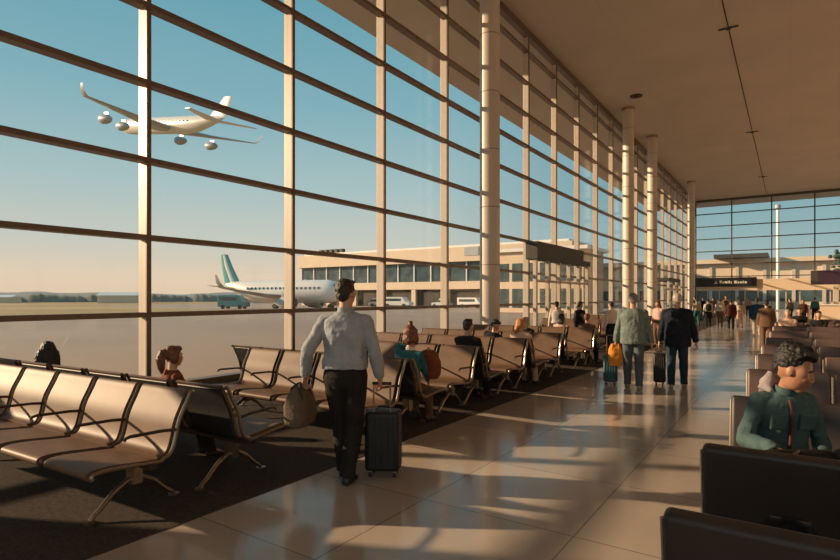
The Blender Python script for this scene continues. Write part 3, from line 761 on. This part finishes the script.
    # shoes
    for s in (-1,1):
        an = leg[s][2]; sh = MB(); fd = V((s*.12,1,0)).normalized(); fx = fd.cross(Z)
        base = an-Z*.032*H
        dz = min(0, 0)
        sh.loft([(base-fd*.035*H+Z*.006*H,.012*H,.014*H),(base-fd*.028*H+Z*.010*H,.020*H,.022*H),(base+Z*.012*H,.022*H,.026*H),(base+fd*.035*H+Z*.004*H,.025*H,.019*H),(base+fd*.075*H-Z*.001*H,.026*H,.0125*H),(base+fd*.10*H-Z*.002*H,.02*H,.010*H),(base+fd*.112*H-Z*.003*H,.009*H,.006*H)], fx, Z, 16, 2.3)
        sh.build('shoe',shoes,t,angle=60)
    # hair
    style, hm = hair; hb = MB()
    if style == 'short':
        he(hb,(0,-.014,.022),(.0465,.053,.0505)); he(hb,(0,-.036,-.008),(.035,.026,.034)); he(hb,(0,.022,.05),(.034,.024,.018))
    elif style == 'curly':
        he(hb,(0,-.018,.028),(.0465,.052,.048)); he(hb,(0,.004,.062),(.043,.046,.024)); he(hb,(0,.030,.060),(.032,.016,.012)); he(hb,(0,-.042,.0),(.032,.022,.03))
        rr = random.Random(2)
        for _ in range(60):
            a_, z_ = rr.uniform(0,6.28), rr.uniform(0,1); he(hb,(.04*math.cos(a_)*math.cos(z_),-.01+.05*math.sin(a_)*math.cos(z_),.05+.036*math.sin(z_)),(.010,.010,.010),8,6)
    elif style in ('long','ponytail','bun','bob'):
        he(hb,(0,-.013,.018),(.0485,.056,.053)); he(hb,(0,.02,.05),(.038,.028,.02))
        for s in (-1,1): he(hb,(s*.042,-.008,-.012),(.012,.03,.04))
        if style in ('long','bob'):
            ln = .15 if style=='long' else .055
            w_ = 1.5 if style=='long' else 1.0
            hh = H*hs; hb.loft([(hp_(0,-.026,.03),.04*hh,.03*hh),(hp_(0,-.032,-.01),.046*hh*w_,.034*hh),(hp_(0,-.042,-.04),.052*hh*w_,.032*hh),(hp_(0,-.05,-.04-ln*.6),.056*hh*w_,.028*hh),(hp_(0,-.05,-.06-ln),.04*hh*w_,.018*hh)],hX,hY,16)
        if style == 'ponytail':
            hb.tube([hp_(0,-.05,.03),hp_(0,-.075,.02),hp_(0,-.085,-.02),hp_(0,-.075,-.07),hp_(0.005,-.07,-.115)],[q*H*hs for q in (.02,.026,.03,.026,.008)],12)
        if style == 'bun':
            he(hb,(0,-.02,.03),(.05,.055,.05)); he(hb,(0,-.04,-.01),(.042,.03,.045))
            he(hb,(0,-.024,.092),(.0175,.0175,.0165))
    organic(hb.build('hair',hm,t), min(vox,.012), 1, .012 if vox<.011 else .006, .025)
    t['_HC'] = 0; del t['_HC']
    return t, dict(HC=HC, N=N, C=C, arm=arm, leg=leg, S=S, tf=tf, tx=tx, td=td)

def suitcase(name, label, loc, rz, W, D, Hh, m, handle, group=None):
    t = thing(name, label, 'suitcase', loc, rz, group)
    w = .055
    MB().b(-W/2,W/2,-D/2,D/2,w,Hh).build('shell',m,t,bevel=.035,seg=3)
    r_ = MB(); r_.b(-W/2-.004,W/2+.004,-.008,.008,w+.02,Hh+.003); r_.build('zip_seam','dark_metal',t,bevel=.003)
    rb = MB()
    for i in range(5):
        x = -W*.36+W*.72*i/4
        for s in (-1,1): MB().b(x-.008,x+.008,s*D/2-.006,s*D/2+.006,w+.06,Hh-.06).build('rib',m,t,bevel=.004)
    for x in (-1,1):
        for y in (-1,1):
            o = MB().cyl((x*(W/2-.045)-.012,y*(D/2-.05),.025),(x*(W/2-.045)+.012,y*(D/2-.05),.025),.025,14).build('wheel','rubber',t)
            MB().b(x*(W/2-.045)-.018,x*(W/2-.045)+.018,y*(D/2-.05)-.015,y*(D/2-.05)+.015,.03,w+.005).build('fork','frame_metal',o,smooth=False)
    for s in (-1,1): MB().tube([(s*W*.24,-D/2+.03,Hh-.02),(s*W*.24,-D/2+.03,handle)],.008,8).build('handle_rod','frame_metal',t)
    MB().tube([(-W*.27,-D/2+.03,handle),(W*.27,-D/2+.03,handle)],.014,10).build('grip','rubber',t)
    MB().tube([(-.06,.02,Hh),(-.05,.02,Hh+.025),(.05,.02,Hh+.025),(.06,.02,Hh)],.009,8).build('top_handle','rubber',t)
    return t
def soft_bag(name, label, loc, rz, L, W, Hh, m, strap, hz, cat='bag'):
    # holdall: origin under the bag's centre at its bottom
    t = thing(name, label, cat, loc, rz)
    b = MB(); secs = []
    for u, k, j in ((0,.75,.8),(.04,.92,.95),(.25,1,1.05),(.55,.98,1.0),(.8,.86,.7),(.93,.68,.42),(1,.5,.2)):
        secs.append((V((0,0,u*Hh)), L/2*k, W/2*j))
    b.loft(secs, V((1,0,0)), V((0,1,0)), 24, 3)
    organic(b.build('bag_body',m,t), .008, 3, .016, .09)
    for s in (-1,1):
        MB().tube([(-L*.24,s*W*.33,Hh*.7),(-L*.2,s*W*.2,Hh*.98),(-L*.06,s*.012,hz-.005),(L*.06,s*.012,hz-.005),(L*.2,s*W*.2,Hh*.98),(L*.24,s*W*.33,Hh*.7)],.011,8).build('handle',strap,t)
    z = MB(); z.tube([(-L*.24,0,Hh*1.0),(L*.24,0,Hh*1.0)],.008,6); z.build('zip','dark_metal',t)
    return t

# --- businessman with bag and wheeled case
NV = .0065
TH = R(28)
bm_, _ = person('person in pale blue shirt and black trousers walking away with a suitcase and a bag', (-3.2,3.57,0), TH, 1.80, 'shirt_blue','trousers_black','shoe',('short','hair_brown'),
   handL=(-.37,.03,.905), handR=(.285,.10,.885), footL=(-.055,.17,.075), footR=(.035,-.06,.075), vox=NV, curl=1.5, head=(R(-14),0), collar='shirt_blue', belt='trousers_black', wide=1.02)
def loc2w(base, rz, x, y, z=0):
    c, s = math.cos(rz), math.sin(rz); return (base[0]+c*x-s*y, base[1]+s*x+c*y, z)
MB_ = (-3.2,3.57)
suitcase('suitcase','black upright suitcase rolled by the person in pale blue shirt',loc2w(MB_,TH,.30,.21,.0),TH,.31,.23,.585,'case_black',.835)
soft_bag('holdall','taupe soft holdall hanging from the left hand of the person in pale blue shirt',loc2w(MB_,TH,-.42,.05,.47),TH+R(78),.36,.2,.34,'bag_taupe','rubber',.37)

# --- the two walking away
P1 = (-2.29,10.07); P2 = (-1.66,10.59); T1 = R(10)
person('person in sage green top and worn grey jeans walking away with an orange bag', P1+(0,), T1, 1.70, 'sage_shirt','worn_jeans','shoe_tan',('short','hair_grey'),
   handL=(-.29,.05,.80), handR=(.30,.06,.76), footL=(-.10,.10,.07), footR=(.10,-.07,.07), vox=.008, wide=1.13, belly=1.15, curl=1.1, jacket=True, hem=-.045)
person('person in navy jacket and dark jeans walking away beside the one in sage green', P2+(0,), T1, 1.70, 'navy_jacket','dark_jeans','shoe_tan',('short','hair_pale'),
   handL=(-.29,.05,.78), handR=(.31,.04,.76), footL=(-.10,-.07,.07), footR=(.11,.09,.07), vox=.008, wide=1.15, belly=1.15, curl=.9, jacket=True)
soft_bag('tote_bag','orange bag hanging at the left hand of the person in sage green',loc2w(P1,T1,-.30,.055,.37),R(20),.25,.15,.40,'orange_cloth','orange_cloth',.37)
suitcase('suitcase','teal suitcase at the left side of the person in sage green',loc2w(P1,T1,-.40,.25,0),T1,.24,.2,.55,'case_teal',.9,'suitcases of the walking pair')
suitcase('suitcase','dark suitcase between the two people walking away together',loc2w(P2,T1,-.29,.16,0),T1,.2,.22,.58,'case_black',.76,'suitcases of the walking pair')

# --- boy on the right
bx, by = -.06, 4.14
BT = R(212)
boy, B = person('boy with dark curly hair in green denim jacket sitting on the right, looking down sideways', (bx,by,0), BT, 1.54, 'denim_green','black_cloth','shoe',('curly','hair_black'),'skin_tan',
   sit=(.47,-.02), lean=R(9), handL=(-.12,.24,.66), handR=(.17,.27,.70), footL=(-.11,.33,.07), footR=(.10,.32,.07), head=(R(50),R(-18)), hs=1.2, headlean=R(28), vox=.0055, face=True, wide=.95, curl=.7,
   elbow=(0,-.25,-.6), collar='denim_green')
# hood lying behind the neck, jacket placket and strap
h = MB(); N = B['N']; tf, tx, td = B['tf'], B['tx'], B['td']
h.tube([N+tx*.085+tf*.02+td*.0,N+tx*.09-tf*.04+td*.02,N+tx*.065-tf*.08+td*.03,N-tf*.095+td*.03,N-tx*.065-tf*.08+td*.03,N-tx*.09-tf*.04+td*.02,N-tx*.085+tf*.02+td*.0],[.016,.034,.045,.05,.045,.034,.016],14)
h.tube([N+tx*.085-tf*.05-td*.01,N+tx*.06-tf*.065+td*.05,N+tx*.04-tf*.08+td*.105],[.045,.04,.018],12); h.ell(N-tf*.11-td*.05,(.09,.05,.08))
organic(h.build('hood','lilac_grey_cloth',boy),.008,3,.014,.05)
C = B['C']
def front(u, x, ex): 
    prof = [(0,.088),(.1,.080),(.17,.083),(.225,.082),(.27,.070),(.29,.052)]
    for (a, ra), (b_, rb_) in zip(prof, prof[1:]):
        if a <= u <= b_: r_ = ra+(rb_-ra)*(u-a)/(b_-a); break
    return C+td*u*1.54+tx*x+tf*(r_*1.54+ex)
s_ = MB(); s_.tube([front(u,.01+.03*u,.003) for u in (.0,.05,.1,.15,.2,.25,.285)],.010,8); s_.build('placket','red_strap',boy)
for sx2 in (-1,1):
    k = MB(); c0 = front(.2,sx2*.085,-.012); k.box(c0,(.10,.02,.10),Matrix((tx,tf,td)).transposed()); k.build('pocket','denim_green',boy,bevel=.008)
sb = soft_bag('lap_bag','black soft bag on the lap of the boy in green denim',(bx+.10,by-.33,.60),BT,.62,.20,.12,'black_cloth','black_cloth',.10)
sb2 = soft_bag('handbag','black bag on the dark seat at the bottom right corner',(.0,2.43,.475),R(0),.26,.18,.30,'black_cloth','black_cloth',.31)

# --- seated on the window side (facing the glass)
def seated(label, x, y, H, top, bottom, hair, rz=0, head=(0,0), vox=.012, z=.425, group=None, **k):
    return person(label, (x,y,0), rz, H, top, bottom, 'shoe', hair, sit=(z,0), vox=vox, head=head, group=group,
        handL=k.pop('handL',(-.10,.24*H,z+.07*H)), handR=k.pop('handR',(.10,.24*H,z+.07*H)), elbow=(0,-.5,-.6), **k)
seated('person with long black hair seen over the backs of the left foreground bench', -7.46,2.98,1.26,'olive_cloth','black_cloth',('long','hair_black'),rz=R(10),head=(R(55),R(-6)),vox=.008,lean=R(-4),z=.36,hs=1.3)
seated('person with auburn ponytail in profile behind the left foreground bench', -5.0,3.05,1.34,'rust_cloth','black_cloth',('ponytail','hair_auburn'),rz=R(-12),head=(R(0),R(-4)),vox=.008,lean=R(2),face=True,z=.41,hs=1.1)
g_, G = seated('girl with a hair bun in teal jacket, head resting in one hand', -3.91,5.50,1.46,'teal_cloth','brown_cloth',('bun','hair_auburn'),hs=1.28,rz=R(6),head=(R(12),R(-10)),vox=.008,lean=R(8),handL=(-.09,.17,1.0),z=.42,collar='white_cloth')
t = thing('backpack','rust brown backpack on the lap of the girl with the bun','bag',(-3.83,5.85,.565),R(-10))
b = MB(); b.loft([(V((0,0,0)),.13,.09),(V((0,0,.05)),.16,.12),(V((0,0,.2)),.17,.125),(V((0,0,.32)),.13,.09),(V((0,0,.36)),.06,.04)],V((1,0,0)),V((0,1,0)),20,2.6)
organic(b.build('pack_body','rust_cloth',t),.01,3,.012,.08)
MB().b(-.1,.1,.10,.14,.05,.2).build('front_pocket','rust_cloth',t,bevel=.02)
MB().tube([(-.04,0,.35),(0,0,.39),(.04,0,.35)],.008,8).build('loop','rubber',t)
seated('dark-haired person in black sitting just left of the nearest column', -4.10,7.36,1.62,'black_cloth','black_cloth',('short','hair_brown'),vox=.010,wide=1.1,z=.42)
seated('person with ginger hair in bright sun right of the nearest column', -4.03,9.20,1.52,'peach_cloth','beige_cloth',('bob','hair_orange'),head=(R(-60),R(-8)),z=.42)
seated('person in black slumped beside the person with ginger hair', -4.66,9.16,1.50,'black_cloth','black_cloth',('short','hair_black'),head=(R(-80),R(-35)),roll=R(16),z=.42)
seated('blond person in black on the next bench behind the ginger-haired one', -4.66,10.88,1.45,'black_cloth','black_cloth',('bob','hair_blond'),z=.42)
seated('dark-haired person in pink top sitting below the leftmost standing passenger', -4.66,13.08,1.48,'pink_cloth','maroon_cloth',('bob','hair_brown'),z=.42)
seated('brown-haired person sitting at the aisle end left of the orange bag', -4.03,13.08,1.50,'brown_cloth','black_cloth',('short','hair_auburn'),z=.42)
sg = 'standing passengers by the vestibule'
def stand(label, x, y, H, top, bottom, hair, rz=0, group='passengers in the far crowd', vox=.014, **k):
    st = k.pop('stride',.12); sgn = k.pop('sgn',1)
    return person(label, (x,y,0), rz, H, top, bottom, k.pop('shoes','shoe'), hair, vox=vox, group=group, footL=(-.09,st*sgn,.062), footR=(.09,-st*sgn*.7,.062), **k)
stand('leftmost of three standing passengers by the vestibule, white top and dark hair',-5.66,15.5,1.50,'white_cloth','maroon_cloth',('short','hair_black'),R(20),sg,stride=.02)
stand('middle of three standing passengers by the vestibule, black top',-5.10,15.87,1.50,'black_cloth','black_cloth',('short','hair_brown'),R(-30),sg,stride=.02)
stand('rightmost of three standing passengers by the vestibule, white top with dark bag strap',-4.33,16.35,1.50,'white_cloth','black_cloth',('short','hair_black'),R(60),sg,stride=.02)
stand('passenger in pink top seen between the two people walking away',-3.62,19.4,1.50,'pink_cloth','brown_cloth',('bob','hair_auburn'),R(150),sg,stride=.03)

# --- far crowd on the right of the couple
def cw(label, u, d, H, top, bottom, hair, rz=0, **k):
    x, y = u; return stand(label, x, y, H, top, bottom, hair, rz, **k)
cw('passenger in white top with black backpack, second from left in the far crowd',(-3.61,32.6),0,1.52,'white_cloth','black_cloth',('short','hair_black'),R(15),sgn=-1)
cw('passenger in cream top just right of the far column, leftmost in the far crowd',(-4.40,34.5),0,1.52,'beige_cloth','teal_cloth',('short','hair_brown'),R(30))
cw('passenger in white shirt and brown trousers walking in the middle of the far crowd',(-3.09,32.9),0,1.54,'white_cloth','olive_cloth',('short','hair_black'),R(5))
cw('passenger all in maroon black, walking in the far crowd',(-2.43,31.0),0,1.50,'maroon_cloth','black_cloth',('short','hair_brown'),R(5),wide=1.15,jacket=True)
cw('passenger in beige top with loose brown hair in the far crowd',(-2.21,33.5),0,1.50,'beige_cloth','pink_cloth',('long','hair_brown'),R(0),sgn=-1)
f_, F = person('passenger in blue jacket and cream trousers standing right of the far crowd',(-1.13,26.3,0),R(5),1.58,'blue_jacket','beige_cloth','shoe_tan',('short','hair_brown'),vox=.012,wide=1.25,belly=1.1,jacket=True,footL=(-.09,.05,.065),footR=(.09,-.05,.065))
cw('passenger in black beside the one in blue jacket',(-.86,27.4),0,1.52,'black_cloth','khaki_cloth',('short','hair_brown'),R(-10))
cw('tall passenger in brown further back above the far crowd',(-3.99,46.8),0,1.74,'brown_cloth','black_cloth',('short','hair_black'),R(160))
cw('passenger in olive further back behind the one in white with backpack',(-4.8,46.3),0,1.66,'olive_cloth','black_cloth',('short','hair_brown'),R(20))
cw('passenger in lilac grey far behind the one in blue jacket',(-2.82,51.2),0,1.66,'lilac_grey_cloth','black_cloth',('short','hair_black'),R(0))
cw('passenger in dark jacket furthest left, next to the far column',(-5.02,42.5),0,1.64,'navy_jacket','dark_jeans',('short','hair_black'),R(60),jacket=True)
cw('passenger in white furthest back in the far crowd',(-3.65,53.1),0,1.66,'white_cloth','brown_cloth',('bob','hair_brown'),R(180))
cw('passenger in dark clothes by the doorway far left of the crowd',(-6.35,48.8),0,1.68,'black_cloth','olive_cloth',('short','hair_brown'),R(90))
cw('passenger in brown coat standing at the aisle end of the far right benches',(-.62,20.3),0,1.52,'brown_cloth','brown_cloth',('short','hair_black'),R(0),jacket=True,wide=1.15,stride=.02)
def far_seat(label, x, y, H, top, bottom, hair, rz=PI, **k):
    return seated(label, x, y, H, top, bottom, hair, rz=rz, group='passengers on the far right benches', z=.45, **k)
far_seat('passenger with pale hair in peach top on the far right bench',-.06,17.93,1.56,'peach_cloth','beige_cloth',('short','hair_pale'),wide=1.1)
far_seat('dark-haired passenger in black on the far right bench, right of the one in peach',.62,17.93,1.50,'black_cloth','black_cloth',('short','hair_brown'))
far_seat('passenger in black on the furthest right bench, behind the one in peach',.24,20.93,1.56,'black_cloth','black_cloth',('short','hair_black'))
cw('reddish-dressed passenger beyond the furthest right bench',(.57,36.6),0,1.50,'maroon_cloth','black_cloth',('bob','hair_auburn'),R(170))
cw('passenger in olive standing far back left of the service counter',(-.02,41.0),0,1.56,'olive_cloth','black_cloth',('short','hair_brown'),R(40))
cw('passenger in teal standing in front of the service counter',(1.34,44.4),0,1.60,'teal_cloth','black_cloth',('short','hair_black'),R(10))
# backpack on the far passenger
t = thing('backpack','black backpack on the passenger in white in the far crowd','bag',(-3.57,32.42,.86),R(15))
b = MB(); b.loft([(V((0,0,0)),.12,.07),(V((0,0,.1)),.15,.1),(V((0,0,.3)),.14,.09),(V((0,0,.38)),.07,.04)],V((1,0,0)),V((0,1,0)),16,2.6); b.build('pack_body','black_cloth',t)
MB().b(-.09,.09,-.12,-.08,.04,.18).build('front_pocket','black_cloth',t,bevel=.02)
bake_all()
